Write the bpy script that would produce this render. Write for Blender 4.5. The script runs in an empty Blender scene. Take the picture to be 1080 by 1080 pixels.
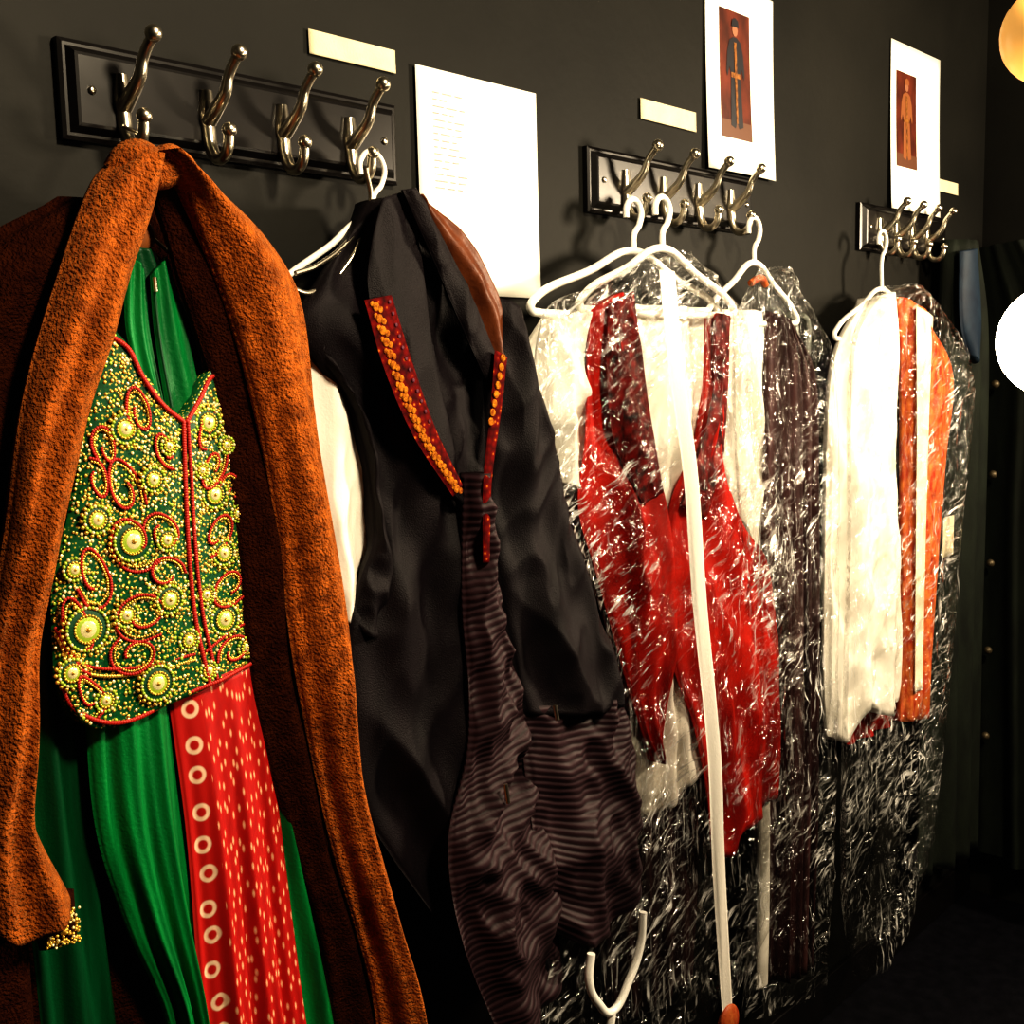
import bpy, math, random
from mathutils import Vector, Matrix, noise
random.seed(4)
S=bpy.context.scene
try:
    S.view_settings.view_transform='Standard'
    S.view_settings.look='High Contrast'
except Exception: pass
col=S.collection
# ------------------------------------------------ camera
cd=bpy.data.cameras.new('camera'); cam=bpy.data.objects.new('camera',cd); col.objects.link(cam)
cam.location=(0,-1.114,1.4); cam.rotation_euler=(1.45034,0.02252,-0.82303)
cd.sensor_width=36; cd.lens=40; cd.clip_start=.05
S.camera=cam
# ------------------------------------------------ materials
def new(name):
    m=bpy.data.materials.new(name); m.use_nodes=True
    nt=m.node_tree; b=nt.nodes['Principled BSDF']; return m,nt,b
def N(nt,t,**k):
    n=nt.nodes.new(t)
    for a,v in k.items(): setattr(n,a,v)
    return n
def ramp(nt,stops,interp='LINEAR'):
    r=nt.nodes.new('ShaderNodeValToRGB'); cr=r.color_ramp; cr.interpolation=interp
    while len(cr.elements)<len(stops): cr.elements.new(.5)
    for e,(p,c) in zip(cr.elements,stops):
        e.position=p; e.color=(*c,1) if len(c)==3 else c
    return r
def fabric(name,c1,c2,rough=.8,scale=(30,30,30),bump=.3,bscale=400,sheen=0,metal=0,spec=.3,sheentint=None,dist=.002):
    m,nt,b=new(name)
    tc=N(nt,'ShaderNodeTexCoord'); mp=N(nt,'ShaderNodeMapping'); mp.inputs['Scale'].default_value=scale
    nt.links.new(tc.outputs['Object'],mp.inputs['Vector'])
    n=N(nt,'ShaderNodeTexNoise'); n.inputs['Scale'].default_value=1; n.inputs['Detail'].default_value=6
    nt.links.new(mp.outputs[0],n.inputs['Vector'])
    r=ramp(nt,[(.3,c1),(.7,c2)]); nt.links.new(n.outputs['Fac'],r.inputs[0]); nt.links.new(r.outputs[0],b.inputs['Base Color'])
    n2=N(nt,'ShaderNodeTexNoise'); n2.inputs['Scale'].default_value=bscale; n2.inputs['Detail'].default_value=3
    nt.links.new(tc.outputs['Object'],n2.inputs['Vector'])
    bp=N(nt,'ShaderNodeBump'); bp.inputs['Strength'].default_value=bump; bp.inputs['Distance'].default_value=dist
    nt.links.new(n2.outputs['Fac'],bp.inputs['Height']); nt.links.new(bp.outputs[0],b.inputs['Normal'])
    b.inputs['Roughness'].default_value=rough; b.inputs['Metallic'].default_value=metal
    b.inputs['Specular IOR Level'].default_value=spec
    if sheen:
        b.inputs['Sheen Weight'].default_value=sheen
        if sheentint: b.inputs['Sheen Tint'].default_value=(*sheentint,1)
    return m
def plain(name,c,rough=.5,metal=0,spec=.5,emis=0):
    m,nt,b=new(name); b.inputs['Base Color'].default_value=(*c,1); b.inputs['Roughness'].default_value=rough
    b.inputs['Metallic'].default_value=metal; b.inputs['Specular IOR Level'].default_value=spec
    if emis: b.inputs['Emission Color'].default_value=(*c,1); b.inputs['Emission Strength'].default_value=emis
    return m
M_wall=fabric('black_wall_paint',(.009,.009,.008),(.018,.0175,.015),rough=.6,scale=(2.5,2.5,2.5),bump=.35,bscale=60,spec=.16,dist=.001)
M_floor=fabric('dark_floor',(.003,.003,.005),(.008,.008,.012),rough=.5,bump=.1)
M_ceil=fabric('dark_ceiling',(.01,.01,.01),(.015,.015,.015))
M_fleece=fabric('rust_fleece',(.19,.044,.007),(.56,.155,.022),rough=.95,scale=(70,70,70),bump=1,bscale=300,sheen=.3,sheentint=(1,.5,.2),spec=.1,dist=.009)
M_fleece_d=fabric('rust_fleece_shaded',(.024,.006,.003),(.050,.013,.004),rough=.95,scale=(60,60,60),bump=1,bscale=330,spec=.05,dist=.006)  # darker fleece copy: shade of inner side and left sleeve put into the colour
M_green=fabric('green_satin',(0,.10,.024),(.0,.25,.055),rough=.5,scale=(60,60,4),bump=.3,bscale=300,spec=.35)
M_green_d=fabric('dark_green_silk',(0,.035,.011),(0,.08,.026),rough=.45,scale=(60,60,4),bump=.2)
M_black=fabric('black_twill',(.004,.0026,.004),(.010,.0065,.009),rough=.60,scale=(20,20,8),bump=.5,bscale=600,spec=.20)
M_white=fabric('white_cotton',(.76,.72,.64),(.86,.83,.76),rough=.8,scale=(12,12,3),bump=.2,bscale=300)
M_cream=fabric('cream_brocade',(.70,.63,.46),(.88,.82,.66),rough=.55,scale=(20,20,4),bump=.4,bscale=250)
M_red=fabric('red_satin',(.24,.006,.003),(.52,.020,.008),rough=.65,scale=(14,14,5),bump=.3,bscale=250,spec=.15)
M_redd=fabric('dark_red_brocade',(.012,.003,.003),(.20,.008,.006),rough=.6,scale=(70,70,70),bump=.5,bscale=150,spec=.15)
M_purple=fabric('plum_pleated_cloth',(.014,.006,.007),(.07,.030,.030),rough=.6,scale=(50,50,2),bump=.3,spec=.2)
M_leather=fabric('brown_leather',(.08,.022,.007),(.15,.045,.015),rough=.45,scale=(40,40,40),bump=.3,bscale=200)
M_dgreen=fabric('dark_olive_wool',(.004,.006,.004),(.011,.016,.010),rough=.8,scale=(30,30,10),bump=.4)
M_orange=fabric('red_gold_brocade',(.38,.030,.010),(.68,.22,.06),rough=.5,scale=(90,90,40),bump=.5,bscale=200)
M_blue=fabric('slate_blue_cloth',(.008,.015,.03),(.015,.03,.05),rough=.6)
M_nickel=plain('brushed_nickel',(.72,.66,.54),.28,1)
M_brass=plain('dull_button',(.10,.08,.05),.5,.6)
M_board=plain('black_lacquer',(.006,.005,.005),.3,0,.5)
M_plasticw=plain('white_plastic',(.88,.86,.80),.3)
M_gold=plain('gold_bead',(.85,.58,.12),.3,.6)
M_pearl=plain('cream_mirror_bead',(.95,.85,.45),.2,.3)
M_lime=plain('lime_bead',(.40,.55,.06),.35,.2)
M_redbead=plain('red_cord',(.42,.015,.006),.5)
M_dgsolid=plain('dark_green_felt',(.0,.06,.02),.6)
M_wood=plain('wood_hanger_varnish',(.25,.09,.03),.35)
M_tape=fabric('masking_tape',(.55,.50,.35),(.64,.58,.41),rough=.7)
# bodice ground
M_bod,nt,b=new('green_sequin_ground')
tc=N(nt,'ShaderNodeTexCoord'); v=N(nt,'ShaderNodeTexVoronoi'); v.inputs['Scale'].default_value=260
nt.links.new(tc.outputs['Object'],v.inputs['Vector'])
r=ramp(nt,[(.0,(.75,.60,.15)),(.24,(.6,.45,.08)),(.32,(.0,.10,.025)),(1,(0,.04,.012))]); nt.links.new(v.outputs['Distance'],r.inputs[0]); nt.links.new(r.outputs[0],b.inputs['Base Color'])
b.inputs['Roughness'].default_value=.4
# bandhani red
M_band,nt,b=new('red_bandhani_silk')
tc=N(nt,'ShaderNodeTexCoord'); sp=N(nt,'ShaderNodeSeparateXYZ'); nt.links.new(tc.outputs['UV'],sp.inputs[0])
mp0=N(nt,'ShaderNodeMapping'); mp0.inputs['Location'].default_value=(.54,.3,0); mp0.inputs['Scale'].default_value=(26,28,1); nt.links.new(tc.outputs['UV'],mp0.inputs[0])
v=N(nt,'ShaderNodeTexVoronoi',voronoi_dimensions='2D'); v.inputs['Scale'].default_value=1; v.inputs['Randomness'].default_value=.22
nt.links.new(mp0.outputs[0],v.inputs['Vector'])
R0=(.46,.007,.004)
r1=ramp(nt,[(.0,R0),(.12,R0),(.17,(.85,.55,.38)),(.25,(.85,.6,.42)),(.30,R0),(1,R0)]); nt.links.new(v.outputs['Distance'],r1.inputs[0])
mp=N(nt,'ShaderNodeMapping'); mp.inputs['Rotation'].default_value=(0,0,.6); mp.inputs['Scale'].default_value=(125,42,1); nt.links.new(tc.outputs['UV'],mp.inputs[0])
v2=N(nt,'ShaderNodeTexVoronoi',voronoi_dimensions='2D'); v2.inputs['Scale'].default_value=1; v2.inputs['Randomness'].default_value=.7
nt.links.new(mp.outputs[0],v2.inputs['Vector'])
r2_=ramp(nt,[(.0,(.9,.58,.36)),(.12,(.8,.36,.2)),(.24,R0),(1,(.36,.005,.004))]); nt.links.new(v2.outputs['Distance'],r2_.inputs[0])
lt=N(nt,'ShaderNodeMath',operation='GREATER_THAN'); lt.inputs[1].default_value=.038; nt.links.new(sp.outputs[0],lt.inputs[0])
mx=N(nt,'ShaderNodeMix',data_type='RGBA'); nt.links.new(lt.outputs[0],mx.inputs[0]); nt.links.new(r1.outputs[0],mx.inputs[6]); nt.links.new(r2_.outputs[0],mx.inputs[7])
nt.links.new(mx.outputs[2],b.inputs['Base Color']); b.inputs['Roughness'].default_value=.6
# quilted
M_quilt,nt,b=new('plum_quilted_satin')
tc=N(nt,'ShaderNodeTexCoord'); w=N(nt,'ShaderNodeTexWave',bands_direction='Y',wave_profile='SIN'); w.inputs['Scale'].default_value=33; w.inputs['Distortion'].default_value=2.2; w.inputs['Detail'].default_value=2; w.inputs['Detail Scale'].default_value=.6
nt.links.new(tc.outputs['UV'],w.inputs['Vector'])
r=ramp(nt,[(.0,(.014,.006,.008)),(.3,(.030,.014,.018)),(1,(.037,.017,.022))]); nt.links.new(w.outputs['Fac'],r.inputs[0]); nt.links.new(r.outputs[0],b.inputs['Base Color'])
bp=N(nt,'ShaderNodeBump'); bp.inputs['Strength'].default_value=.5; bp.inputs['Distance'].default_value=.0022; nt.links.new(w.outputs['Fac'],bp.inputs['Height']); nt.links.new(bp.outputs[0],b.inputs['Normal'])
b.inputs['Roughness'].default_value=.58; b.inputs['Specular IOR Level'].default_value=.3
# paisley trim
M_trim,nt,b=new('red_gold_trim')
tc=N(nt,'ShaderNodeTexCoord'); v=N(nt,'ShaderNodeTexVoronoi'); v.inputs['Scale'].default_value=120
nt.links.new(tc.outputs['Object'],v.inputs['Vector'])
r=ramp(nt,[(.0,(.55,.20,.02)),(.14,(.4,.10,.012)),(.24,(.16,.004,.003)),(.55,(.09,.003,.003)),(1,(.02,.002,.003))]); nt.links.new(v.outputs['Distance'],r.inputs[0]); nt.links.new(r.outputs[0],b.inputs['Base Color']); b.inputs['Roughness'].default_value=.8; b.inputs['Specular IOR Level'].default_value=.1
# clear crumpled film: transparent + gloss, with crease whitening and glare streaks painted white
def film():
    m=bpy.data.materials.new('clear_crinkled_polythene'); m.use_nodes=True; nt=m.node_tree; nt.nodes.clear(); lk=nt.links.new
    o=N(nt,'ShaderNodeOutputMaterial'); tr=N(nt,'ShaderNodeBsdfTransparent'); tr.inputs[0].default_value=(.98,.98,.97,1)
    gl=N(nt,'ShaderNodeBsdfGlossy'); gl.inputs['Roughness'].default_value=.11
    tc=N(nt,'ShaderNodeTexCoord')
    def nz(scale,rot,det=3,dis=0,rough=.5):
        a=N(nt,'ShaderNodeMapping'); a.inputs['Rotation'].default_value=rot
        mpp=N(nt,'ShaderNodeMapping'); mpp.inputs['Scale'].default_value=scale
        lk(tc.outputs['Object'],a.inputs[0]); lk(a.outputs[0],mpp.inputs[0])
        n=N(nt,'ShaderNodeTexNoise'); n.inputs['Scale'].default_value=1; n.inputs['Detail'].default_value=det; n.inputs['Distortion'].default_value=dis; n.inputs['Roughness'].default_value=rough
        lk(mpp.outputs[0],n.inputs[0]); return n.outputs['Fac']
    def rng(x,a,b_):
        q=N(nt,'ShaderNodeMapRange'); q.inputs[1].default_value=a; q.inputs[2].default_value=b_; lk(x,q.inputs[0]); return q.outputs[0]
    def mul(x,y,op='MULTIPLY'):
        q=N(nt,'ShaderNodeMath',operation=op)
        for i,vv in enumerate((x,y)):
            if isinstance(vv,(int,float)): q.inputs[i].default_value=vv
            else: lk(vv,q.inputs[i])
        return q.outputs[0]
    h=nz((20,20,26),(0,.5,0),3.5,1.2)
    bp=N(nt,'ShaderNodeBump'); bp.inputs['Strength'].default_value=1; bp.inputs['Distance'].default_value=.022; lk(h,bp.inputs['Height']); lk(bp.outputs[0],gl.inputs['Normal'])
    streak=rng(nz((24,24,105),(0,.55,0),3,.7,.6),.55,.68)     # diagonal crinkle lines, glints painted in
    vert=rng(nz((120,120,12),(0,.05,0),3,.5,.6),.57,.70)       # vertical drag folds, glare painted in
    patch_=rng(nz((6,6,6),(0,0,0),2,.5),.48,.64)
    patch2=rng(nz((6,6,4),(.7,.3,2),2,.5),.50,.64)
    speck=rng(nz((140,140,140),(.3,.4,0),2,.3,.6),.72,.78)  # small sparkles painted as white specks
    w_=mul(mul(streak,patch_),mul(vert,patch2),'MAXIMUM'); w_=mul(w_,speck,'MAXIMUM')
    lw=N(nt,'ShaderNodeLayerWeight'); lw.inputs[0].default_value=.3
    base=mul(mul(lw.outputs['Fresnel'],.32),.035,'ADD')
    fac=mul(base,mul(w_,.35),'ADD')
    ms=N(nt,'ShaderNodeMixShader'); lk(fac,ms.inputs[0]); lk(tr.outputs[0],ms.inputs[1]); lk(gl.outputs[0],ms.inputs[2])
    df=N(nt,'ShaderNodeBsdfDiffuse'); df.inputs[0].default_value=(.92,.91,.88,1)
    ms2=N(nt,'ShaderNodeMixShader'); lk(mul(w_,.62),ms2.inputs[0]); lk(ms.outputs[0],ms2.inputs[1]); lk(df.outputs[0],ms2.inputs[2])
    lk(ms2.outputs[0],o.inputs[0]); return m
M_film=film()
# ------------------------------------------------ helpers
def empty(name,loc=(0,0,0)):
    e=bpy.data.objects.new(name,None); e.empty_display_size=.05; col.objects.link(e); e.location=loc; return e
def mesh(name,vs,fs,mats,parent=None,smooth=True,uvs=None,fm=None):
    me=bpy.data.meshes.new(name); me.from_pydata([tuple(v) for v in vs],[],fs); me.update()
    for m in (mats if isinstance(mats,list) else [mats]): me.materials.append(m)
    if fm: me.polygons.foreach_set('material_index',fm)
    if smooth: me.polygons.foreach_set('use_smooth',[True]*len(me.polygons))
    if uvs:
        ul=me.uv_layers.new(name='UVMap')
        for lp in me.loops: ul.data[lp.index].uv=uvs[lp.vertex_index]
    o=bpy.data.objects.new(name,me); col.objects.link(o)
    if parent: o.parent=parent; o.matrix_parent_inverse=Matrix.Translation(-Vector(parent.location))
    return o
def box(name,a,b_,mat,parent=None,bev=0):
    x0,y0,z0=a; x1,y1,z1=b_
    vs=[(x0,y0,z0),(x1,y0,z0),(x1,y1,z0),(x0,y1,z0),(x0,y0,z1),(x1,y0,z1),(x1,y1,z1),(x0,y1,z1)]
    fs=[(0,3,2,1),(4,5,6,7),(0,1,5,4),(1,2,6,5),(2,3,7,6),(3,0,4,7)]
    o=mesh(name,vs,fs,mat,parent,False)
    if bev:
        md=o.modifiers.new('b','BEVEL'); md.width=bev; md.segments=3
    return o
def cr(P,t):
    P=[Vector(p) for p in P]
    if len(P)==1: return P[0]
    Ls=[0]
    for a,c in zip(P,P[1:]): Ls.append(Ls[-1]+max((c-a).length,1e-6))
    s=max(0,min(1,t))*Ls[-1]
    i=0
    while i<len(P)-2 and s>Ls[i+1]: i+=1
    f=(s-Ls[i])/(Ls[i+1]-Ls[i])
    p1,p2=P[i],P[i+1]; p0=P[i-1] if i>0 else p1-(p2-p1); p3=P[i+2] if i+2<len(P) else p2+(p2-p1)
    l=(p2-p1).length
    m1=(p2-p0)/max((p2-p0).length,1e-6)*l; m2=(p3-p1)/max((p3-p1).length,1e-6)*l
    f2=f*f; f3=f2*f
    return p1*(2*f3-3*f2+1)+m1*(f3-2*f2+f)+p2*(-2*f3+3*f2)+m2*(f3-f2)
def surf(L,R,T=None,B=None,d=.1,bulge=.02,folds=(),nz=None,edge=.5,cz=None):
    L0,L1,R0,R1=Vector(L[0]),Vector(L[-1]),Vector(R[0]),Vector(R[-1])
    dd=d if callable(d) else ((lambda u,t:d[0]+(d[1]-d[0])*t) if isinstance(d,(tuple,list)) else (lambda u,t:d))
    def f(u,t,front=1,back=.02):
        l=cr(L,t); r=cr(R,t)
        p=l*(1-u)+r*u
        if T: p=p+(cr(T,u)-(L0*(1-u)+R0*u))*(1-t)
        if B: p=p+(cr(B,u)-(L1*(1-u)+R1*u))*t
        e=max(0,math.sin(math.pi*u))**edge
        y=dd(u,t)
        if front:
            y+=bulge*e
            for a0,a1,fr,ph,sl in folds:
                y+=(a0+(a1-a0)*t)*min(1,e*1.5)*math.sin(2*math.pi*(fr*u+ph+sl*t+.15*math.sin(3*t+ph*5)))
            if nz:
                y+=nz[0]*noise.noise(Vector((p.x*nz[1],3.1,p.y*nz[2])))*min(1,e*1.5)
            if cz: # sharp cloth creases
                k=abs(noise.noise(Vector((p.x*cz[1]+p.y*cz[3],7.7,p.y*cz[2]))))+.5*abs(noise.noise(Vector((p.x*cz[1]*2-p.y*cz[3],1.7,p.y*cz[2]*2.3))))
                y+=cz[0]*(.5-2*k)*min(1,e*1.5)
        else: y-=back*e
        return Vector((p.x,-max(y,.006),p.y))
    return f
def patch(name,L,R,mat,parent,back=.02,nu=40,nt=70,**k):
    f=surf(L,R,**k)
    W=(Vector(L[len(L)//2])-Vector(R[len(R)//2])).length; H=sum((Vector(a)-Vector(c)).length for a,c in zip(L,L[1:]))
    vs=[];uv=[]
    for j in range(nt+1):
        for i in range(nu+1):
            vs.append(f(i/nu,j/nt)); uv.append((i/nu*W,j/nt*H))
    nb=len(vs)
    for j in range(nt+1):
        for i in range(nu+1):
            vs.append(f(i/nu,j/nt,0,back)); uv.append((i/nu*W,j/nt*H))
    fs=[]
    id_=lambda i,j,s:s*nb+j*(nu+1)+i
    for j in range(nt):
        for i in range(nu):
            fs.append((id_(i,j,0),id_(i,j+1,0),id_(i+1,j+1,0),id_(i+1,j,0)))
            fs.append((id_(i,j,1),id_(i+1,j,1),id_(i+1,j+1,1),id_(i,j+1,1)))
    for i in range(nu):
        fs.append((id_(i,0,0),id_(i+1,0,0),id_(i+1,0,1),id_(i,0,1)))
        fs.append((id_(i,nt,0),id_(i,nt,1),id_(i+1,nt,1),id_(i+1,nt,0)))
    for j in range(nt):
        fs.append((id_(0,j,0),id_(0,j,1),id_(0,j+1,1),id_(0,j+1,0)))
        fs.append((id_(nu,j,0),id_(nu,j+1,0),id_(nu,j+1,1),id_(nu,j,1)))
    o=mesh(name,vs,fs,mat,parent,True,uv)
    return o,f
def tube(name,pts,rad,mat,parent=None,cyc=False,radii=None,smooth=True):
    cu=bpy.data.curves.new(name,'CURVE'); cu.dimensions='3D'; cu.bevel_depth=rad; cu.bevel_resolution=3; cu.resolution_u=10
    s=cu.splines.new('BEZIER'); s.bezier_points.add(len(pts)-1)
    for i,(bp_,p) in enumerate(zip(s.bezier_points,pts)):
        bp_.co=p; bp_.handle_left_type=bp_.handle_right_type='AUTO' if smooth else 'VECTOR'
        if radii: bp_.radius=radii[i]
    s.use_cyclic_u=cyc; cu.use_fill_caps=True
    cu.materials.append(mat)
    o=bpy.data.objects.new(name,cu); col.objects.link(o)
    dg=bpy.context.evaluated_depsgraph_get(); me=bpy.data.meshes.new_from_object(o.evaluated_get(dg))
    bpy.data.objects.remove(o); o=bpy.data.objects.new(name,me); col.objects.link(o)
    me.polygons.foreach_set('use_smooth',[True]*len(me.polygons))
    if parent: o.parent=parent; o.matrix_parent_inverse=Matrix.Translation(-Vector(parent.location))
    return o
def sph_template(seg=7,rings=5):
    vs=[(0,0,1)];fs=[]
    for j in range(1,rings):
        a=math.pi*j/rings
        for i in range(seg):
            b_=2*math.pi*i/seg; vs.append((math.sin(a)*math.cos(b_),math.sin(a)*math.sin(b_),math.cos(a)))
    vs.append((0,0,-1)); n=len(vs)-1
    for i in range(seg): fs.append((0,1+i,1+(i+1)%seg))
    for j in range(rings-2):
        for i in range(seg):
            a=1+j*seg+i; b_=1+j*seg+(i+1)%seg; fs.append((a,a+seg,b_+seg,b_))
    for i in range(seg): fs.append((n,n-seg+(i+1)%seg,n-seg+i))
    return vs,fs
SPH=sph_template(); SPHH=sph_template(28,18)
class Acc:
    def __init__(s): s.v=[];s.f=[];s.m=[]
    def ball(s,c,r,mi,sy=1,tpl=None):
        tv,tf=tpl or SPH; o=len(s.v)
        s.v+=[(c[0]+a*r,c[1]+b_*r*sy,c[2]+c_*r) for a,b_,c_ in tv]
        s.f+=[tuple(o+i for i in f) for f in tf]; s.m+=[mi]*len(tf)
    def disc(s,c,r,h,mi,n=20):
        o=len(s.v); s.v.append((c[0],c[1]-h,c[2]))
        for k,(rr,hh) in enumerate(((r*.8,h*.9),(r,0))):
            for i in range(n):
                a=2*math.pi*i/n; s.v.append((c[0]+rr*math.cos(a),c[1]-hh,c[2]+rr*math.sin(a)))
        for i in range(n):
            s.f.append((o,o+1+(i+1)%n,o+1+i)); s.m.append(mi)
            s.f.append((o+1+i,o+1+(i+1)%n,o+1+n+(i+1)%n,o+1+n+i)); s.m.append(mi)
    def build(s,name,mats,parent): return mesh(name,s.v,s.f,mats,parent,True,None,s.m)
def ball(name,c,r,mat,parent=None,sy=1):
    a=Acc(); a.ball(c,r,0,sy,SPHH); return a.build(name,[mat],parent)
# ------------------------------------------------ room
box('wall_back',(-1.6,0,0),(3.05,.1,2.7),M_wall)
box('wall_right',(2.95,-2.7,0),(3.05,0,2.7),M_wall)
box('wall_left',(-1.6,-2.7,0),(-1.5,0,2.7),M_wall)
box('wall_front',(-1.6,-2.8,0),(3.05,-2.7,2.7),M_wall)
box('floor',(-1.6,-2.8,-.1),(3.05,.1,0),M_floor)
box('ceiling',(-1.6,-2.8,2.7),(3.05,.1,2.8),M_ceil)
box('baseboard_back',(-1.5,-.014,0),(2.95,0,.09),M_board,bev=.004)
# ------------------------------------------------ coat racks
def rack(x0,x1,hooks):
    e=empty('coat_rack',((x0+x1)/2,-.01,1.69))
    zc=1.6885
    def ring(dx,dz,y): return [(x0+dx,y,zc-.0485+dz),(x1-dx,y,zc-.0485+dz),(x1-dx,y,zc+.0485-dz),(x0+dx,y,zc+.0485-dz)]
    vs=[];fs=[]
    for dx,dz,y in [(0,0,-.001),(0,0,-.009),(.004,.004,-.011),(.007,.007,-.011),(.013,.013,-.018),(.016,.016,-.019),(.02,.02,-.019)]:
        vs+=ring(dx,dz,y)
    for k in range(6):
        for i in range(4):
            a=k*4+i;b_=k*4+(i+1)%4; fs.append((a,b_,b_+4,a+4))
    fs.append((24,25,26,27)); fs.append((3,2,1,0))
    mesh('board',vs,fs,M_board,e,False)
    a=Acc()
    for sx in (x0+.028,x1-.028): a.ball((sx,-.02,zc),.0045,0,.5)
    for hx in hooks:
        a.ball((hx,-.019,zc+.012),.008,0,.5); a.ball((hx,-.019,zc-.02),.008,0,.5)
        a.ball((hx+.006,-.076,1.738),.0085,0,1,SPHH); a.ball((hx,-.060,1.662),.0078,0,1,SPHH)
    a.build('screws_and_knobs',[M_nickel],e)
    for i,hx in enumerate(hooks):
        tube('hook_plate_%d'%(i+1),[(hx,-.019,zc-.036),(hx,-.019,zc-.005),(hx,-.019,zc+.020)],.010,M_nickel,e,radii=[.5,1,.7])
        tube('hook_upper_%d'%(i+1),[(hx,-.022,zc-.012),(hx,-.038,zc-.002),(hx+.002,-.052,zc+.012),(hx+.003,-.060,zc+.030),(hx+.006,-.076,1.738)],.0068,M_nickel,e,radii=[1.3,1.1,.95,.8,.8])
        tube('hook_lower_%d'%(i+1),[(hx,-.020,zc-.015),(hx,-.026,1.646),(hx,-.038,1.635),(hx,-.053,1.640),(hx,-.060,1.661)],.0065,M_nickel,e,radii=[1.2,1.1,1,.9,.8])
    return e
rack(.55,.987,[.610,.708,.806,.904])
rack(1.367,1.83,[1.448,1.548,1.648,1.748])
rack(2.26,2.69,[2.33,2.41,2.49,2.57])
# ------------------------------------------------ papers
M_paper=plain('white_paper',(.84,.84,.77),.8)
M_ink=plain('grey_ink',(.34,.34,.34),.8)
def sheet(name,x0,x1,z0,z1,curl=.004,mat=None,seed=0,off0=0):
    def f(u,t,off=0):
        x=x0+(x1-x0)*u; z=z1+(z0-z1)*t
        y=.003+off0+curl*(t**2)*(.6+.4*math.sin(3*u+seed))+off
        return (x,-y,z)
    vs=[];n=14
    for j in range(n+1):
        for i in range(n+1): vs.append(f(i/n,j/n))
    fs=[(j*(n+1)+i,(j+1)*(n+1)+i,(j+1)*(n+1)+i+1,j*(n+1)+i+1) for j in range(n) for i in range(n)]
    e=empty(name,((x0+x1)/2,-.004,(z0+z1)/2))
    o=mesh('sheet',vs,fs,mat or M_paper,e,True)
    md=o.modifiers.new('s','SOLIDIFY'); md.thickness=.0006; md.offset=1
    return e,f
e,f=sheet('costume_list_notice',1.027,1.258,1.508,1.795,off0=.002)
vs=[];fs=[]
for k in range(15):
    t=.10+k*.030; x=.12
    for wd in range(random.choice([2,3,3,4])):
        w_=.03+.07*random.random()
        o=len(vs); vs+=[f(x,t,.0015),(f(x,t+.006,.0015)),f(x+w_,t+.006,.0015),f(x+w_,t,.0015)]; fs.append((o,o+1,o+2,o+3)); x+=w_+.02
mesh('text_lines',vs,fs,M_ink,e,False)
M_pbg=fabric('photo_print_background',(.03,.008,.005),(.15,.032,.015),rough=.5,scale=(25,25,14),bump=0)
M_pfig=plain('photo_print_figure',(.008,.007,.012),.5); M_pskin=plain('photo_print_skin',(.30,.13,.07),.5)
M_pgold=fabric('photo_print_gold',(.06,.02,.01),(.35,.15,.035),rough=.5,scale=(160,160,120),bump=0)
M_pfloor=plain('photo_print_floor',(.12,.05,.025),.5)
def refsheet(x0,x1,z0,z1,px0,px1,pz0,pz1,figmat):
    e,f=sheet('costume_reference_printout',x0,x1,z0,z1,curl=.012)
    def quad(nm,a0,a1,b0,b1,mat,off):
        n=6; vs=[]
        for j in range(n+1):
            for i in range(n+1):
                x=a0+(a1-a0)*i/n; z=b1+(b0-b1)*j/n
                vs.append(f((x-x0)/(x1-x0),(z1-z)/(z1-z0),off))
        fs=[(j*(n+1)+i,(j+1)*(n+1)+i,(j+1)*(n+1)+i+1,j*(n+1)+i+1) for j in range(n) for i in range(n)]
        return mesh(nm,vs,fs,mat,e)
    quad('printed_photo',px0,px1,pz0,pz1,M_pbg,.0012)
    cx=(px0+px1)/2; H=pz1-pz0; W=px1-px0
    quad('printed_floor',px0,px1,pz0,pz0+.14*H,M_pfloor,.0015)
    def poly(nm,pts,mat,off=.0018):
        vs=[f((cx+a*W-x0)/(x1-x0),(z1-(pz0+b_*H))/(z1-z0),off) for a,b_ in pts]
        mesh(nm,vs,[tuple(range(len(vs)))],mat,e,False)
    poly('figure_robe',[(-.20,.10),(-.06,.08),(-.02,.12),(.02,.12),(.06,.08),(.20,.10),(.17,.35),(.15,.5),(.20,.56),(.27,.48),(.30,.52),(.26,.68),(.18,.77),(.06,.80),(-.06,.80),(-.18,.77),(-.26,.68),(-.30,.52),(-.27,.48),(-.20,.56),(-.15,.5),(-.17,.35)],figmat)
    poly('figure_trim',[(-.03,.12),(.03,.12),(.04,.76),(-.04,.76)],M_pgold,.0022)
    poly('figure_belt',[(-.15,.48),(.15,.48),(.15,.52),(-.15,.52)],M_pgold,.0022)
    poly('figure_head',[(.09*math.cos(a*math.pi/5),.855+.05*math.sin(a*math.pi/5)) for a in range(10)],M_pskin,.0022)
    poly('figure_hat',[(-.12,.88),(.12,.88),(.10,.93),(0,.95),(-.10,.93)],figmat,.0026)
refsheet(1.694,1.915,1.742,2.06,1.735,1.832,1.80,2.015,M_pfig)
refsheet(2.405,2.66,1.738,2.09,2.43,2.53,1.83,2.03,plain('photo_print_figure_gold',(.25,.09,.03),.5))
for x0,x1,z0,z1 in [(.861,.995,1.778,1.806),(1.51,1.666,1.797,1.829),(2.67,2.78,1.80,1.828)]:
    sheet('name_label',x0,x1,z0,z1,curl=.001,mat=M_tape)
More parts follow.
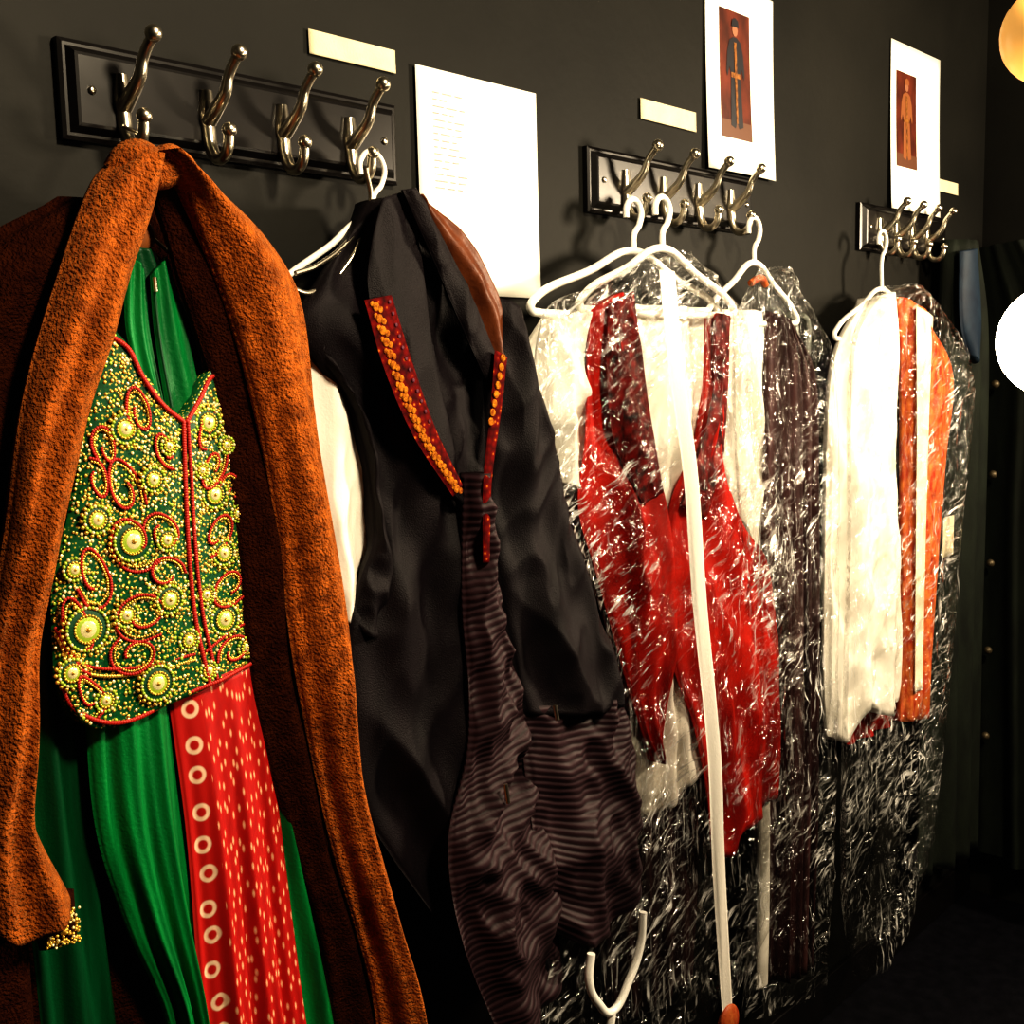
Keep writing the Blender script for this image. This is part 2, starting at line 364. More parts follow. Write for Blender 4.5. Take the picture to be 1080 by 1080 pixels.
# ------------------------------------------------ hangers
def hanger(x,ztop,d,half,drop,mat,rad=.0045,name='plastic_hanger',necks=.07,parent=None):
    e=parent or empty(name,(x,-d,ztop))
    zt=ztop; zn=ztop-necks
    hk=[(x-.018,-d,zt-.022),(x-.017,-d,zt-.006),(x,-d,zt+.006),(x+.018,-d,zt-.008),(x+.014,-d,zt-.03),(x+.001,-d,zt-.045),(x,-d,zn)]
    tube('hanger_hook',hk,rad*.8,mat,e)
    tube('hanger_shoulders',[(x-half+.02,-d,zn-drop-.012),(x-half,-d,zn-drop-.006),(x-half+.01,-d-.0,zn-drop+.008),(x-half*.45,-d,zn-drop*.40),(x,-d,zn),(x+half*.45,-d,zn-drop*.40),(x+half-.01,-d,zn-drop+.008),(x+half,-d,zn-drop-.006),(x+half-.02,-d,zn-drop-.012)],rad,mat,e)
    tube('hanger_bar',[(x-half+.02,-d,zn-drop-.012),(x,-d,zn-drop-.014),(x+half-.02,-d,zn-drop-.012)],rad,mat,e)
    return e
# ------------------------------------------------ rust coat
coat=empty('rust_fleece_coat',(.6,-.1,1.62))
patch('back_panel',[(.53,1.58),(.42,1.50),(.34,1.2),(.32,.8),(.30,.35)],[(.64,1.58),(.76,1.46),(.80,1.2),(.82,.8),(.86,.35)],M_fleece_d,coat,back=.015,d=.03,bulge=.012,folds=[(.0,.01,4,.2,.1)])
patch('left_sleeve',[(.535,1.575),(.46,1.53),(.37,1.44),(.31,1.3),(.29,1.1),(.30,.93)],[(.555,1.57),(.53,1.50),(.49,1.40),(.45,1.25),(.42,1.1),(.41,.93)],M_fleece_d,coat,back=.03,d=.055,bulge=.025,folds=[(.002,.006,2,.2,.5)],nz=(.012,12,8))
patch('left_lapel',[(.560,1.615),(.530,1.585),(.487,1.49),(.450,1.388),(.425,1.274),(.398,1.16),(.38,1.05),(.372,.925)],
  [(.598,1.612),(.588,1.57),(.557,1.495),(.510,1.378),(.476,1.285),(.452,1.203),(.430,1.08),(.428,1.007),(.456,.926)],M_fleece,coat,back=.035,d=(.10,.105),bulge=.035,folds=[(.002,.008,1,.1,.3),(.002,.004,2.3,.6,1.1)],nz=(.012,18,9),edge=.6,nu=50,nt=120,B=[(.372,.925),(.40,.905),(.43,.91),(.456,.926)])
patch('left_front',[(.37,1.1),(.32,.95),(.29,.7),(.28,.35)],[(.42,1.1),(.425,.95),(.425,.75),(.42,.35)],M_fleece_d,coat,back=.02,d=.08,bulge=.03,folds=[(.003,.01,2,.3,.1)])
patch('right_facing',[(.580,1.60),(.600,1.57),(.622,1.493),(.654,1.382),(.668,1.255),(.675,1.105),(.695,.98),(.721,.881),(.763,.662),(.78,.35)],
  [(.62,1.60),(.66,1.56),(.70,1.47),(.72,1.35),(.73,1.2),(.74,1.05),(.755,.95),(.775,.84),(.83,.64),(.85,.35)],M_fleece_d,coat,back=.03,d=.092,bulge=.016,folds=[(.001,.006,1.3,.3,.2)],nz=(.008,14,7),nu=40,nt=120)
patch('right_lapel',[(.583,1.616),(.612,1.585),(.648,1.50),(.685,1.382),(.706,1.255),(.720,1.105),(.740,.98),(.764,.861),(.815,.652),(.835,.35)],
  [(.606,1.616),(.650,1.592),(.709,1.545),(.748,1.488),(.762,1.368),(.779,1.233),(.799,1.090),(.803,.968),(.829,.845),(.890,.601),(.92,.35)],M_fleece,coat,back=.03,d=.11,bulge=.032,folds=[(.003,.008,1.4,.42,.35),(.0,.005,3,.1,.3)],nz=(.012,16,7),edge=.6,nu=60,nt=140)
tube('collar_roll',[(.552,-.10,1.592),(.570,-.110,1.608),(.588,-.112,1.600),(.606,-.110,1.608),(.635,-.10,1.590)],.024,M_fleece,coat,radii=[.6,.8,.8,.8,.6])
a=Acc()
for i in range(160):
    a.ball((.428+.034*random.random(),-.112-.006*random.random(),.880+.032*random.random()),.0015,random.choice([0,1,1]))
patch('cuff_lining',[(.422,.92),(.427,.878)],[(.464,.925),(.464,.878)],M_fleece_d,coat,back=.02,d=.102,bulge=.008,nu=8,nt=6)
a.build('beaded_cuff',[M_pearl,M_gold],coat)
# ------------------------------------------------ green dress
dress=empty('embroidered_green_dress',(.6,-.08,1.5))
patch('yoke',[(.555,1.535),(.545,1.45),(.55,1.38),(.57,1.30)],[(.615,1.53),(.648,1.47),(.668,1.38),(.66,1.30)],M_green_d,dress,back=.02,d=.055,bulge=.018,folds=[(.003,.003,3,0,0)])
patch('placket_left',[(.572,1.525),(.567,1.45),(.585,1.37)],[(.590,1.510),(.592,1.45),(.607,1.355)],M_green,dress,back=.004,d=.077,bulge=.006,folds=[(.002,.002,2,0,0)])
patch('placket_right',[(.596,1.505),(.597,1.45),(.607,1.355)],[(.616,1.525),(.632,1.46),(.645,1.39)],M_green,dress,back=.004,d=.077,bulge=.006,folds=[(.002,.002,2,0,0)])
tube('zip',[(.594,-.087,1.50),(.596,-.089,1.44),(.604,-.09,1.375)],.0013,M_dgsolid,dress)
tube('zip_pull',[(.594,-.089,1.502),(.594,-.090,1.488)],.0025,M_nickel,dress)
TL=[(.530,1.455),(.551,1.445),(.575,1.405),(.607,1.366),(.628,1.385),(.650,1.412),(.672,1.41)]
bo,bf=patch('embroidered_bodice',[(.530,1.455),(.512,1.37),(.492,1.28),(.472,1.215),(.467,1.13)],[(.672,1.41),(.682,1.33),(.692,1.22),(.703,1.10)],M_bod,dress,back=.03,d=.085,bulge=.016,T=TL,B=[(.467,1.13),(.499,1.072),(.59,1.082),(.65,1.090),(.703,1.10)],folds=[(.001,.003,2,.1,0)],nu=50,nt=60)
def bp_(u,t,off=0):
    p=bf(u,t); return (p.x,p.y-off,p.z)
acc=Acc(); meds=[]
def med(u,t,r):
    c=bp_(u,t,.001); r*=1.08; meds.append((c[0],c[2],r*1.12))
    acc.disc(c,r,.0015,4); acc.disc((c[0],c[1]-.0012,c[2]),r*.62,.0012,3); acc.disc((c[0],c[1]-.002,c[2]),r*.42,.0010,1)
    acc.ball((c[0],c[1]-.003,c[2]),r*.13,0)
    n=int(2*math.pi*r/.0036)
    for i in range(n):
        an=2*math.pi*i/n; acc.ball((c[0]+r*math.cos(an),c[1]-.001,c[2]+r*math.sin(an)),.0019,3 if i%3 else 1)
    n=int(2*math.pi*r*.64/.003)
    for i in range(n):
        an=2*math.pi*i/n; acc.ball((c[0]+r*.64*math.cos(an),c[1]-.002,c[2]+r*.64*math.sin(an)),.0014,0)
    if r>.0115:
        n=int(2*math.pi*r*1.2/.006)
        for i in range(n):
            an=2*math.pi*i/n; acc.ball((c[0]+r*1.22*math.cos(an),c[1],c[2]+r*1.22*math.sin(an)),.0021,0)
for u,t,r in [(.33,.47,.018),(.19,.75,.019),(.48,.91,.016),(.22,.20,.013),(.80,.13,.013),(.13,.49,.012),(.53,.64,.013),(.80,.37,.013),(.83,.58,.012),(.81,.80,.015),(.35,.68,.011),(.10,.92,.012),(.41,.27,.011),(.93,.48,.008),(.90,.93,.010),(.50,.44,.010),(.70,.94,.009),(.62,.80,.010),(.28,.92,.010),(.07,.66,.010),(.91,.25,.008),(.72,.25,.007),(.72,.68,.009),(.50,.13,.008)]:
    med(u,t,r)
def cord(pts,r=.0022,mi=2,step=.0026,off=.002):
    q=[Vector(bp_(u,t,off)) for u,t in pts]; q2=[(p.x,p.z) for p in q]
    n=int(sum((a_-b_).length for a_,b_ in zip(q,q[1:]))/step)+2
    for i in range(n):
        tt=i/n; k=tt*(len(q)-1); i0=int(k); fr=k-i0
        yy=q[i0].y*(1-fr)+q[min(i0+1,len(q)-1)].y*fr; p=cr(q2,tt)
        acc.ball((p.x,yy,p.y),r,mi,.7)
def spiral(u0,t0,r0,turns,dirn=1,ph=0,mi=2):
    for rr,m_ in ((r0,mi),(r0*.84,0)):
        pts=[]
        for i in range(14):
            k=i/13; an=ph+dirn*turns*2*math.pi*k; r_=rr*(1-.65*k)
            pts.append((u0+r_*math.cos(an)/.2,t0+r_*math.sin(an)/.32))
        cord([(min(.98,max(.02,a_)),min(.98,max(.02,b_))) for a_,b_ in pts],.0017 if m_==2 else .0013,m_)
cord([(.595,.02),(.60,.25),(.62,.5),(.66,.75),(.70,.99)],.0026); cord([(.625,.02),(.64,.25),(.66,.5),(.70,.75),(.74,.99)],.0022,2)
cord([(.01,.01),(.16,.01),(.3,.02),(.45,.02),(.60,.02)],.0026); cord([(.62,.02),(.75,.02),(.88,.02),(.99,.02)],.0026)
cord([(.01,.99),(.15,.99),(.35,.99),(.6,.99),(.98,.99)],.0024); cord([(.01,.86),(.15,.86),(.4,.84),(.65,.86)],.0018,2)
cord([(.70,.87),(.85,.85),(.98,.85)],.0018); cord([(.01,.88),(.15,.88),(.4,.86),(.65,.88)],.0018,0)
for u,t,r_,tu,di,ph in [(.33,.47,.030,1.0,1,.5),(.16,.62,.026,1.2,-1,2),(.42,.68,.028,1.3,1,1),(.25,.35,.026,1.2,-1,0),(.48,.42,.022,1.2,1,3),(.15,.78,.030,1.0,1,1),(.40,.80,.022,1.2,-1,4),(.3,.12,.022,1.2,1,2),(.80,.28,.022,1.2,1,0),(.80,.50,.022,1.1,-1,2),(.85,.70,.022,1.1,1,1),(.48,.15,.018,1.1,1,1),(.5,.55,.02,1,-1,0),(.12,.30,.018,1.1,1,2),(.88,.38,.016,1.1,-1,1),(.10,.4,.016,1,1,4),(.80,.14,.020,1,1,2),(.20,.92,.018,1.1,-1,1),(.84,.92,.018,1.1,1,3)]:
    spiral(u,t,r_,tu,di,ph)
for j in range(74):
    for i in range(52):
        u=(i+.5+.6*(random.random()-.5))/52; t=(j+.5+.6*(random.random()-.5))/74
        u=min(.99,max(.01,u)); t=min(.99,max(.01,t))
        c=bp_(u,t,.0003)
        if any((c[0]-a_)**2+(c[2]-b_)**2<(r_+.001)**2 for a_,b_,r_ in meds): continue
        q=random.random()
        if q<.36: continue
        acc.ball(c,.0013+.0008*random.random(),0 if q<.68 else (1 if q<.88 else 3),.5)
acc.build('beadwork',[M_gold,M_pearl,M_redbead,M_lime,M_dgsolid],dress)
patch('skirt_green_left',[(.502,1.095),(.505,.962),(.53,.85),(.566,.736),(.60,.45)],[(.60,1.09),(.61,.9),(.62,.7),(.63,.45)],M_green,dress,back=.02,d=.07,bulge=.02,folds=[(.003,.010,3,.1,.15),(.001,.004,7,.4,.1)],nu=60)
patch('skirt_bandhani',[(.583,1.09),(.595,.933),(.599,.721),(.605,.45)],[(.700,1.10),(.713,.895),(.733,.660),(.76,.45)],M_band,dress,back=.02,d=.085,bulge=.012,folds=[(.001,.009,3,.35,.05),(.0,.004,7,.1,.1)],nu=60)
patch('skirt_green_right',[(.685,1.10),(.70,.9),(.725,.7),(.74,.45)],[(.700,1.10),(.745,.88),(.794,.632),(.83,.45)],M_green,dress,back=.02,d=.075,bulge=.02,folds=[(.002,.006,2,.1,.15)])
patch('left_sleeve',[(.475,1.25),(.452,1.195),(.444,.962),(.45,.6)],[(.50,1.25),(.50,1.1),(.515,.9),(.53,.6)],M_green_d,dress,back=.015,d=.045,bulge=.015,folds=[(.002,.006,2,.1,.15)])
tube('metal_hanger',[(.60,-.035,1.655),(.618,-.04,1.645),(.612,-.05,1.60),(.598,-.05,1.56),(.54,-.05,1.52)],.002,M_nickel,dress)
tube('metal_hanger_right',[(.598,-.05,1.56),(.65,-.05,1.52)],.002,M_nickel,dress)
ball('wood_hanger_boss',(.594,-.062,1.545),.018,M_wood,dress,.6)
# ------------------------------------------------ white shirt behind jacket
shirt=empty('white_dress_shirt',(.84,-.06,1.4))
patch('shirt_sleeve',[(.79,1.47),(.775,1.40),(.77,1.3),(.78,1.18),(.80,1.12)],[(.84,1.46),(.865,1.38),(.88,1.26),(.875,1.16),(.85,1.11)],M_white,shirt,back=.02,d=.05,bulge=.03,folds=[(.001,.004,2,.1,.15)],cz=(.008,14,5,3))
# ------------------------------------------------ black jacket
jk=empty('black_quilted_jacket',(.95,-.1,1.55))
patch('body',[(.884,1.605),(.845,1.555),(.80,1.505),(.765,1.455),(.795,1.415),(.843,1.354),(.868,1.22),(.845,1.165),(.82,1.12),(.820,.921),(.87,.823),(.95,.70),(1.06,.52)],
 [(.925,1.605),(.996,1.556),(1.05,1.49),(1.10,1.45),(1.12,1.367),(1.17,1.154),(1.22,.975),(1.27,.80),(1.27,.70),(1.20,.63)],M_black,jk,back=.05,d=.078,bulge=.03,folds=[(.002,.008,4,.15,.25)],cz=(.020,11,3.5,4),nu=110,nt=130)
patch('armhole_binding',[(.790,1.43),(.842,1.354),(.865,1.22),(.840,1.165),(.825,1.12)],[(.80,1.44),(.853,1.35),(.880,1.22),(.895,1.16),(.89,1.115)],M_black,jk,back=.02,d=.085,bulge=.014,cz=(.012,22,12,3),nu=30,B=[(.825,1.12),(.85,1.095),(.89,1.115)])
patch('right_sleeve',[(1.04,1.50),(1.035,1.38),(1.03,1.25),(1.045,1.1),(1.075,.955)],[(1.113,1.475),(1.135,1.367),(1.205,1.154),(1.245,1.05),(1.295,.925)],M_black,jk,back=.04,d=(.095,.120),bulge=.04,folds=[(.002,.006,2,.15,.4)],cz=(.018,12,5,6),nu=70,nt=90,B=[(1.075,.955),(1.15,.94),(1.23,.93),(1.295,.925)])
patch('quilted_cuff',[(1.07,.965),(1.085,.85),(1.10,.75),(1.11,.64)],[(1.285,.935),(1.315,.84),(1.322,.75),(1.312,.666)],M_quilt,jk,back=.05,d=.118,bulge=.036,folds=[(.002,.008,2,.55,.2)],cz=(.022,12,8,5),B=[(1.11,.64),(1.18,.60),(1.26,.62),(1.312,.666)])
patch('quilted_facing',[(.985,1.28),(.975,1.12),(.982,1.0),(.975,.92),(.938,.82),(.958,.68),(1.03,.50)],[(1.012,1.28),(1.045,1.1),(1.07,1.0),(1.085,.93),(1.115,.8),(1.14,.7),(1.15,.56)],M_quilt,jk,back=.02,d=.117,bulge=.024,folds=[(.001,.010,1.6,.1,.9)],cz=(.026,12,8,-5))
patch('left_lapel',[(.868,1.60),(.850,1.55),(.842,1.50),(.862,1.42),(.90,1.34),(.955,1.26)],[(.905,1.612),(.925,1.54),(.935,1.46),(.945,1.40),(.965,1.33),(.985,1.24)],M_black,jk,back=.01,d=.116,bulge=.006,cz=(.006,14,6,4))
patch('right_lapel',[(.888,1.610),(.935,1.53),(.975,1.46),(1.015,1.395)],[(.908,1.614),(.957,1.55),(1.01,1.47),(1.045,1.395)],M_black,jk,back=.01,d=.128,bulge=.008,cz=(.006,16,10,4))
patch('leather_collar',[(.905,1.605),(.955,1.54),(1.01,1.47),(1.03,1.40)],[(.925,1.61),(1.002,1.565),(1.058,1.485),(1.062,1.41)],M_leather,jk,back=.02,d=.11,bulge=.02,folds=[(.002,.003,2,.2,.3)],cz=(.005,16,10,4))
patch('trim_left',[(.826,1.485),(.851,1.41),(.893,1.33),(.953,1.255)],[(.866,1.492),(.893,1.42),(.927,1.34),(.970,1.268)],M_trim,jk,back=.004,d=.128,bulge=.003,nu=12)
patch('trim_right',[(1.018,1.43),(1.008,1.36),(.992,1.27),(.988,1.17)],[(1.040,1.42),(1.026,1.35),(1.007,1.27),(.999,1.17)],M_trim,jk,back=.004,d=.142,bulge=.003,nu=12)
a=Acc()
for i in range(19):
    t=i/18; p=cr([(.840,1.478),(.866,1.405),(.905,1.33),(.957,1.264)],t)
    a.ball((p.x,-.1310,p.y),.0054,0,.10); a.ball((p.x+.006,-.1315,p.y-.003),.0040,0,.10); a.ball((p.x-.005,-.1305,p.y+.003),.0034,0,.10)
for i in range(12):
    t=i/12; p=cr([(.860,1.484),(.886,1.41),(.921,1.335)],t); a.ball((p.x,-.1315,p.y),.0024,1,.15)
for i in range(8): a.ball((1.029-.0035*i,-.1455,1.420-.011*i),.0052,0,.10)
a.build('gold_thread_motifs',[fabric('amber_thread',(.20,.04,.006),(.72,.28,.025),rough=.8,scale=(200,200,200),bump=1,bscale=900,spec=.1),plain('purple_thread',(.10,.01,.03),.7)],jk)
tube('zip_pull',[(1.085,-.170,.972),(1.088,-.172,.952)],.003,M_nickel,jk); tube('zip_pull_lower',[(1.005,-.155,.885),(1.007,-.157,.86)],.003,M_nickel,jk)
hanger(.904,1.658,.058,.16,.10,M_plasticw,.004)
e=empty('wire_hanger',(.82,-.07,1.6))
tube('wire',[(.88,-.075,1.64),(.885,-.075,1.60),(.86,-.075,1.565),(.80,-.08,1.525),(.77,-.08,1.515)],.003,M_nickel,e)
tube('wire_lower',[(.885,-.075,1.60),(.85,-.078,1.535),(.79,-.08,1.495),(.76,-.08,1.50)],.003,M_nickel,e)
# ------------------------------------------------ red vest costume
vc=empty('red_vest_costume',(1.43,-.08,1.5))
patch('shirt_left_sleeve',[(1.20,1.475),(1.160,1.43),(1.160,1.36),(1.18,1.255)],[(1.30,1.49),(1.285,1.42),(1.28,1.33),(1.285,1.225)],M_white,vc,back=.03,d=.065,bulge=.03,folds=[(.002,.006,2,.1,.3)],cz=(.020,12,6,4))
patch('shirt_front',[(1.31,1.50),(1.34,1.40),(1.39,1.2),(1.40,1.0),(1.40,.887),(1.345,.745)],[(1.60,1.50),(1.59,1.38),(1.57,1.2),(1.55,1.0),(1.56,.86),(1.606,.74)],M_white,vc,back=.03,d=.07,bulge=.010,folds=[(.002,.005,4,.1,.1)],cz=(.012,12,4,3),B=[(1.345,.745),(1.40,.700),(1.452,.690),(1.54,.71),(1.606,.74)])
patch('vest_left',[(1.27,1.488),(1.262,1.40),(1.255,1.30),(1.235,1.215),(1.27,1.12),(1.332,.962),(1.37,.87),(1.41,.79)],[(1.345,1.515),(1.37,1.40),(1.405,1.29),(1.45,1.20),(1.475,1.08),(1.475,.97),(1.445,.87),(1.425,.785)],M_red,vc,back=.02,d=.090,bulge=.014,folds=[(.002,.004,2,.1,.2)],cz=(.010,12,5,5))
patch('vest_left_lapel',[(1.29,1.495),(1.285,1.40),(1.30,1.30),(1.37,1.20)],[(1.35,1.515),(1.37,1.42),(1.39,1.33),(1.42,1.22)],M_redd,vc,back=.004,d=.106,bulge=.006,cz=(.006,20,10,3))
patch('vest_right',[(1.58,1.49),(1.575,1.38),(1.54,1.28),(1.47,1.19),(1.455,1.05),(1.475,.93),(1.53,.824),(1.57,.70),(1.585,.60)],[(1.61,1.485),(1.61,1.38),(1.61,1.25),(1.68,1.13),(1.765,1.05),(1.80,.9),(1.808,.75),(1.805,.66),(1.80,.60)],M_red,vc,back=.02,d=.084,bulge=.018,folds=[(.002,.006,3,.1,.2)],cz=(.012,10,4,5),nu=60,B=[(1.585,.60),(1.63,.56),(1.70,.60),(1.80,.62)])
patch('vest_right_lapel',[(1.572,1.49),(1.567,1.38),(1.53,1.28),(1.475,1.19)],[(1.614,1.485),(1.61,1.38),(1.59,1.25),(1.54,1.16)],M_redd,vc,back=.004,d=.102,bulge=.006,cz=(.006,20,10,3))
patch('dark_skirt',[(1.34,.80),(1.33,.6),(1.36,.35)],[(1.60,.80),(1.62,.6),(1.60,.33)],M_purple,vc,back=.01,d=.035,bulge=.012,folds=[(.004,.008,5,.1,.1)])
hanger(1.41,1.650,.062,.235,.085,M_plasticw,.006,parent=vc)
hanger(1.452,1.655,.085,.20,.085,M_plasticw,.006,parent=vc)
strap=empty('white_garment_strap',(1.42,-.160,1.0))
patch('strap',[(1.328,1.540),(1.350,1.40),(1.385,1.246),(1.408,1.05),(1.446,.819),(1.462,.6),(1.490,.352)],[(1.366,1.540),(1.388,1.40),(1.423,1.246),(1.446,1.05),(1.482,.819),(1.498,.6),(1.520,.352)],M_white,strap,back=.002,d=.167,bulge=.003,nu=8,folds=[(.001,.003,.5,.1,2.5)])
ball('pull_tag',(1.505,-.168,.34),.03,M_orange,strap,.3)
# ------------------------------------------------ plum costume w/ white shirt
pc=empty('plum_pleated_costume',(1.8,-.07,1.45))
patch('white_shirt',[(1.655,1.50),(1.63,1.40),(1.64,1.3),(1.655,1.19)],[(1.80,1.50),(1.80,1.40),(1.80,1.2),(1.785,1.07)],M_white,pc,back=.02,d=.05,bulge=.018,folds=[(.003,.006,2,.1,.1)],cz=(.016,12,5,3))
patch('plum_gown',[(1.79,1.50),(1.79,1.2),(1.80,.8),(1.79,.25)],[(1.86,1.47),(1.96,1.39),(1.98,1.2),(1.98,.526),(1.96,.22)],M_purple,pc,back=.03,d=.06,bulge=.03,folds=[(.004,.012,5,.1,.05),(.002,.004,9,.1,.05)],nu=70)
patch('white_lining',[(1.765,.62),(1.765,.4),(1.76,.25)],[(1.80,.62),(1.80,.4),(1.795,.25)],M_white,pc,back=.01,d=.07,bulge=.008)
hanger(1.755,1.652,.062,.15,.09,M_plasticw,.0055,parent=pc)
tube('amber_neck_ring',[(1.73,-.07,1.545),(1.755,-.075,1.555),(1.78,-.07,1.545)],.006,M_orange,pc)
# ------------------------------------------------ cream sherwani
sh=empty('cream_and_gold_sherwani',(2.24,-.08,1.5))
patch('cream_sleeve',[(2.16,1.53),(2.05,1.45),(2.01,1.36),(1.998,1.09),(2.0,.80),(2.015,.675)],[(2.27,1.55),(2.29,1.45),(2.29,1.3),(2.32,1.0),(2.335,.8),(2.335,.68)],M_white,sh,back=.04,d=.075,bulge=.035,folds=[(.002,.006,3,.1,.1)],cz=(.020,10,3,2),nu=60,B=[(2.015,.675),(2.07,.655),(2.12,.72),(2.2,.68),(2.335,.68)])
patch('gold_body',[(2.28,1.54),(2.30,1.4),(2.32,1.1),(2.33,.9),(2.33,.63)],[(2.40,1.49),(2.55,1.38),(2.52,1.2),(2.49,1.0),(2.45,.625)],M_orange,sh,back=.03,d=.085,bulge=.03,folds=[(.003,.006,2,.1,.1)])
patch('cream_seam',[(2.30,1.52),(2.315,1.3),(2.325,1.0),(2.335,.70)],[(2.385,1.50),(2.375,1.3),(2.37,1.0),(2.37,.70)],M_cream,sh,back=.006,d=.115,bulge=.004)
patch('red_hem',[(2.12,.70),(2.13,.65),(2.14,.62)],[(2.44,.70),(2.45,.65),(2.45,.62)],M_red,sh,back=.01,d=.055,bulge=.01,folds=[(.003,.008,4,.1,.1)])
hanger(2.235,1.665,.070,.20,.09,M_plasticw,.005,parent=sh,necks=.11)
e=empty('spare_grey_hangers',(2.0,-.02,1.45))
M_greyp=plain('grey_plastic',(.16,.17,.15),.35)
for k in range(3):
    x=1.90+k*.05
    tube('clip_%d'%(k+1),[(x,-.02,1.50),(x+.02,-.02,1.49),(x+.025,-.02,1.44),(x+.01,-.02,1.38)],.006,M_greyp,e)
# ------------------------------------------------ plastic bags
def bag(L,R,d,back,seed,T=None,B=None):
    e=empty('plastic_garment_bag',((L[0][0]+R[0][0])/2,-d,1.2))
    f=surf(L,R,T=T,B=B,d=d,bulge=.018)
    nu,nt=120,230; vs=[];fs=[]
    for s in (0,1):
        for j in range(nt+1):
            for i in range(nu+1):
                u=i/nu;t=j/nt
                p=f(u,t,1-s,back)
                if s==0:
                    q=Vector((p.x*20+seed,p.z*10,seed)); r_=noise.noise(q)+.5*noise.noise(q*2.3+Vector((3,3,3)))
                    q2=Vector((p.x*9+p.z*7,p.z*14-p.x*6,seed)); r_+=1.6*(.3-abs(noise.noise(q2)))
                    q3=Vector((p.x*14-p.z*18,p.z*26,seed)); r_+=.5*(.3-abs(noise.noise(q3)))
                    p.y-=.012*r_*min(1,math.sin(math.pi*u)*3)
                p.y=min(p.y,-.006)
                vs.append(p)
    nb=(nu+1)*(nt+1)
    for s in (0,1):
        for j in range(nt):
            for i in range(nu):
                a_=s*nb+j*(nu+1)+i; fs.append((a_,a_+nu+1,a_+nu+2,a_+1))
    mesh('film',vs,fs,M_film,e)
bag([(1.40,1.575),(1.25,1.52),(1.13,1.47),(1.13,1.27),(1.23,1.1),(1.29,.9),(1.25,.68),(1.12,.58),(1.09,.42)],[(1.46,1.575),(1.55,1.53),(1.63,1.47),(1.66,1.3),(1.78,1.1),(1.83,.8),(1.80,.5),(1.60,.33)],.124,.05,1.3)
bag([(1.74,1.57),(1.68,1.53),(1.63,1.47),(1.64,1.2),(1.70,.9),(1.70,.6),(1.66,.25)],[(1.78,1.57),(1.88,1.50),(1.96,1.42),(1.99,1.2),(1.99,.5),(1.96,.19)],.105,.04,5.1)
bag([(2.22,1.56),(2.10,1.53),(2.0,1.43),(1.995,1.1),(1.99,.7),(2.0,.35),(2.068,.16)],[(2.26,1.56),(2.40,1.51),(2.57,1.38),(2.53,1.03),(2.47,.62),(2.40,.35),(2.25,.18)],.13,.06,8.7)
e=empty('fallen_hanger',(1.2,-.16,.5))
tube('hanger_arm',[(1.150,-.172,.605),(1.145,-.172,.565),(1.165,-.172,.525),(1.195,-.172,.500),(1.235,-.172,.53),(1.262,-.172,.57),(1.270,-.172,.62)],.006,M_plasticw,e)
tube('hanger_arm_lower',[(1.195,-.172,.500),(1.185,-.172,.46),(1.16,-.172,.40)],.006,M_plasticw,e)
# ------------------------------------------------ dark coat on the end wall
def endcoat():
    e=empty('dark_military_coat',(2.85,-.25,1.7))
    f=surf([(-.02,1.68),(.0,1.5),(.0,1.0),(.02,.15)],[(.25,1.70),(.48,1.5),(.50,1.0),(.52,.12)],d=.06,bulge=.05,folds=[(.004,.02,5,.1,.05),(.002,.006,9,.2,.1)])
    nu,nt=70,60;vs=[];fs=[]
    for s in (0,1):
        for j in range(nt+1):
            for i in range(nu+1):
                p=f(i/nu,j/nt,1-s,.03); vs.append((2.95+p.y,-.03-p.x,p.z))
    nb=(nu+1)*(nt+1)
    for s in (0,1):
        for j in range(nt):
            for i in range(nu):
                a_=s*nb+j*(nu+1)+i; q=(a_,a_+1,a_+nu+2,a_+nu+1); fs.append(q if s==0 else q[::-1])
    for j in range(nt):
        for i in (0,nu):
            a_=j*(nu+1)+i; fs.append((a_,a_+nu+1,a_+nu+1+nb,a_+nb))
    mesh('body',vs,fs,M_dgreen,e)
    a=Acc()
    for k in range(5): a.ball((2.832,-.085,1.35-.22*k),.010,0,1,SPHH)
    a.build('buttons',[M_brass],e)
endcoat()
sc=empty('slate_blue_jacket',(2.65,-.06,1.5))
patch('body',[(2.60,1.68),(2.58,1.5),(2.57,1.2),(2.53,.7),(2.52,.2)],[(2.72,1.68),(2.82,1.5),(2.84,1.2),(2.84,.7),(2.84,.2)],M_dgreen,sc,back=.03,d=.05,bulge=.04,folds=[(.006,.016,4,.1,.05)])
patch('blue_collar',[(2.58,1.65),(2.59,1.5),(2.64,1.42)],[(2.66,1.66),(2.70,1.5),(2.68,1.40)],M_blue,sc,back=.01,d=.09,bulge=.02)
patch('cream_tag',[(2.50,1.06),(2.50,.97)],[(2.56,1.06),(2.56,.97)],M_tape,sc,back=.002,d=.10,bulge=.002,nu=4,nt=4)
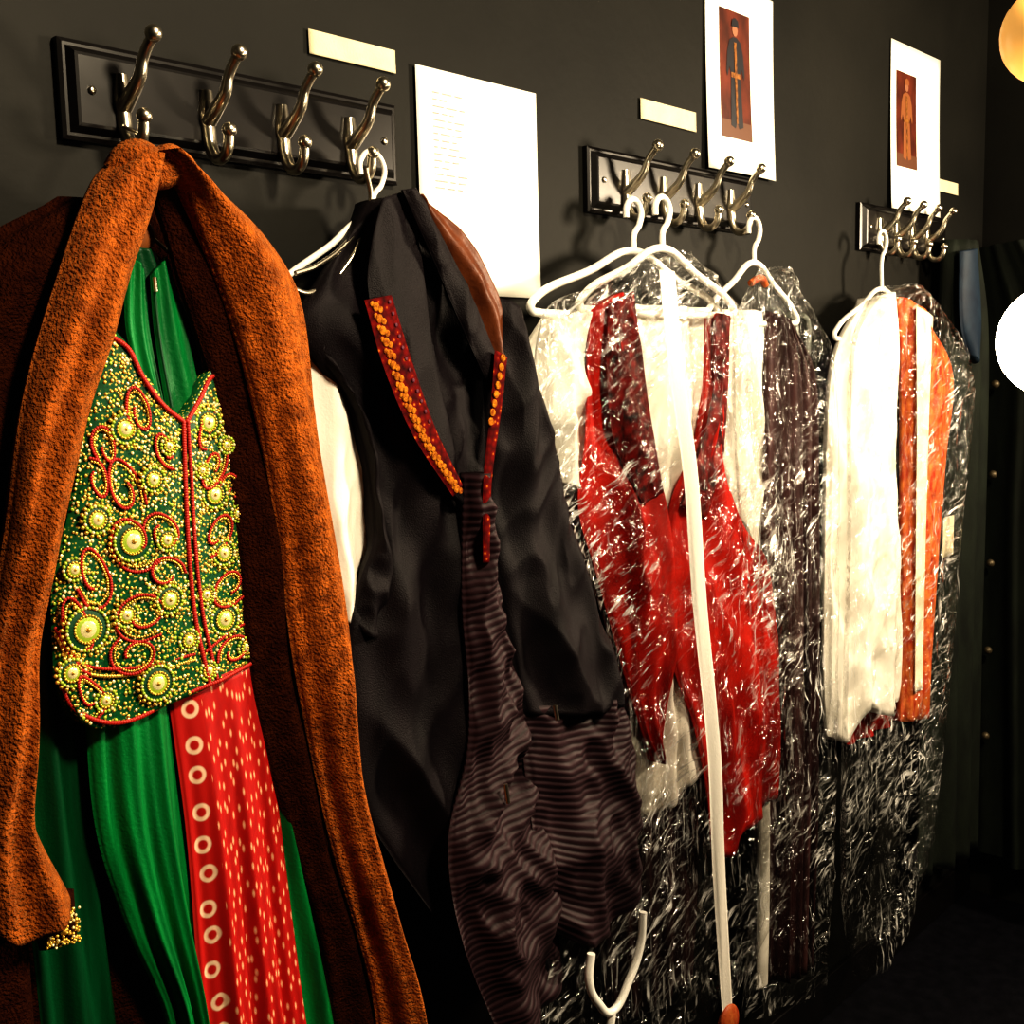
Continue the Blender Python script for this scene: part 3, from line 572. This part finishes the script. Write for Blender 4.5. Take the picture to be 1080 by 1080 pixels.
# ------------------------------------------------ vanity mirror with bulbs
vm=empty('lighted_vanity_mirror',(1.16,-1.1,1.5))
box('frame_left',(1.14,-.84,1.10),(1.17,-.80,1.95),M_board,vm,.003); box('frame_right',(1.14,-1.54,1.10),(1.17,-1.50,1.95),M_board,vm,.003)
box('frame_top',(1.14,-1.54,1.91),(1.17,-.80,1.95),M_board,vm,.003); box('frame_bottom',(1.14,-1.54,1.06),(1.17,-.80,1.10),M_board,vm,.003)
box('mirror_glass',(1.152,-1.50,1.10),(1.165,-.84,1.91),plain('mirror_silver',(.9,.9,.9),.02,1),vm)
for k,z in enumerate((1.425,1.70)):
    for sgn,yy in ((1,-.805),(-1,-1.535)):
        tube('socket_%d_%d'%(k+1,sgn+2),[(1.155,yy,z),(1.15,yy+sgn*.02,z)],.016,M_nickel,vm)
M_bulb=plain('warm_white_bulb',(1,.86,.62),.3,emis=24); M_bulb2=plain('amber_bulb',(1,.52,.14),.3,emis=.5)
ball('bulb_1',(1.145,-.754,1.42),.054,M_bulb,vm); ball('bulb_2',(1.145,-.740,1.70),.045,M_bulb2,vm)
ball('bulb_3',(1.145,-1.588,1.42),.054,M_bulb,vm); ball('bulb_4',(1.145,-1.588,1.70),.045,M_bulb2,vm)
tb=empty('dressing_table',(1.3,-1.2,.7))
box('top',(1.02,-1.75,1.02),(1.42,-.82,1.06),M_board,tb,.004)
for i,(a_,b2) in enumerate(((1.04,-1.73),(1.36,-1.73),(1.04,-.88),(1.36,-.88))): box('leg_%d'%(i+1),(a_,b2,0),(a_+.04,b2+.04,1.02),M_board,tb,.003)
# ------------------------------------------------ lights
def area(name,loc,target,size,power,colr):
    ld=bpy.data.lights.new(name,'AREA'); ld.shape='DISK'; ld.size=size; ld.energy=power; ld.color=colr
    o=bpy.data.objects.new(name,ld); col.objects.link(o); o.location=loc
    o.rotation_euler=(Vector(target)-Vector(loc)).to_track_quat('-Z','Y').to_euler()
area('ceiling_lamp',(.95,-1.55,2.45),(1.0,0,1.4),.28,46,(1,.84,.60))
area('added_glint_light',(2.7,-1.35,1.75),(1.2,0,1.35),.32,43,(1,.83,.60))  # unseen light added for glints on the film and rim light
w=bpy.data.worlds.new('World'); S.world=w; w.use_nodes=True; w.node_tree.nodes['Background'].inputs[0].default_value=(.5,.45,.4,1); w.node_tree.nodes['Background'].inputs[1].default_value=.01
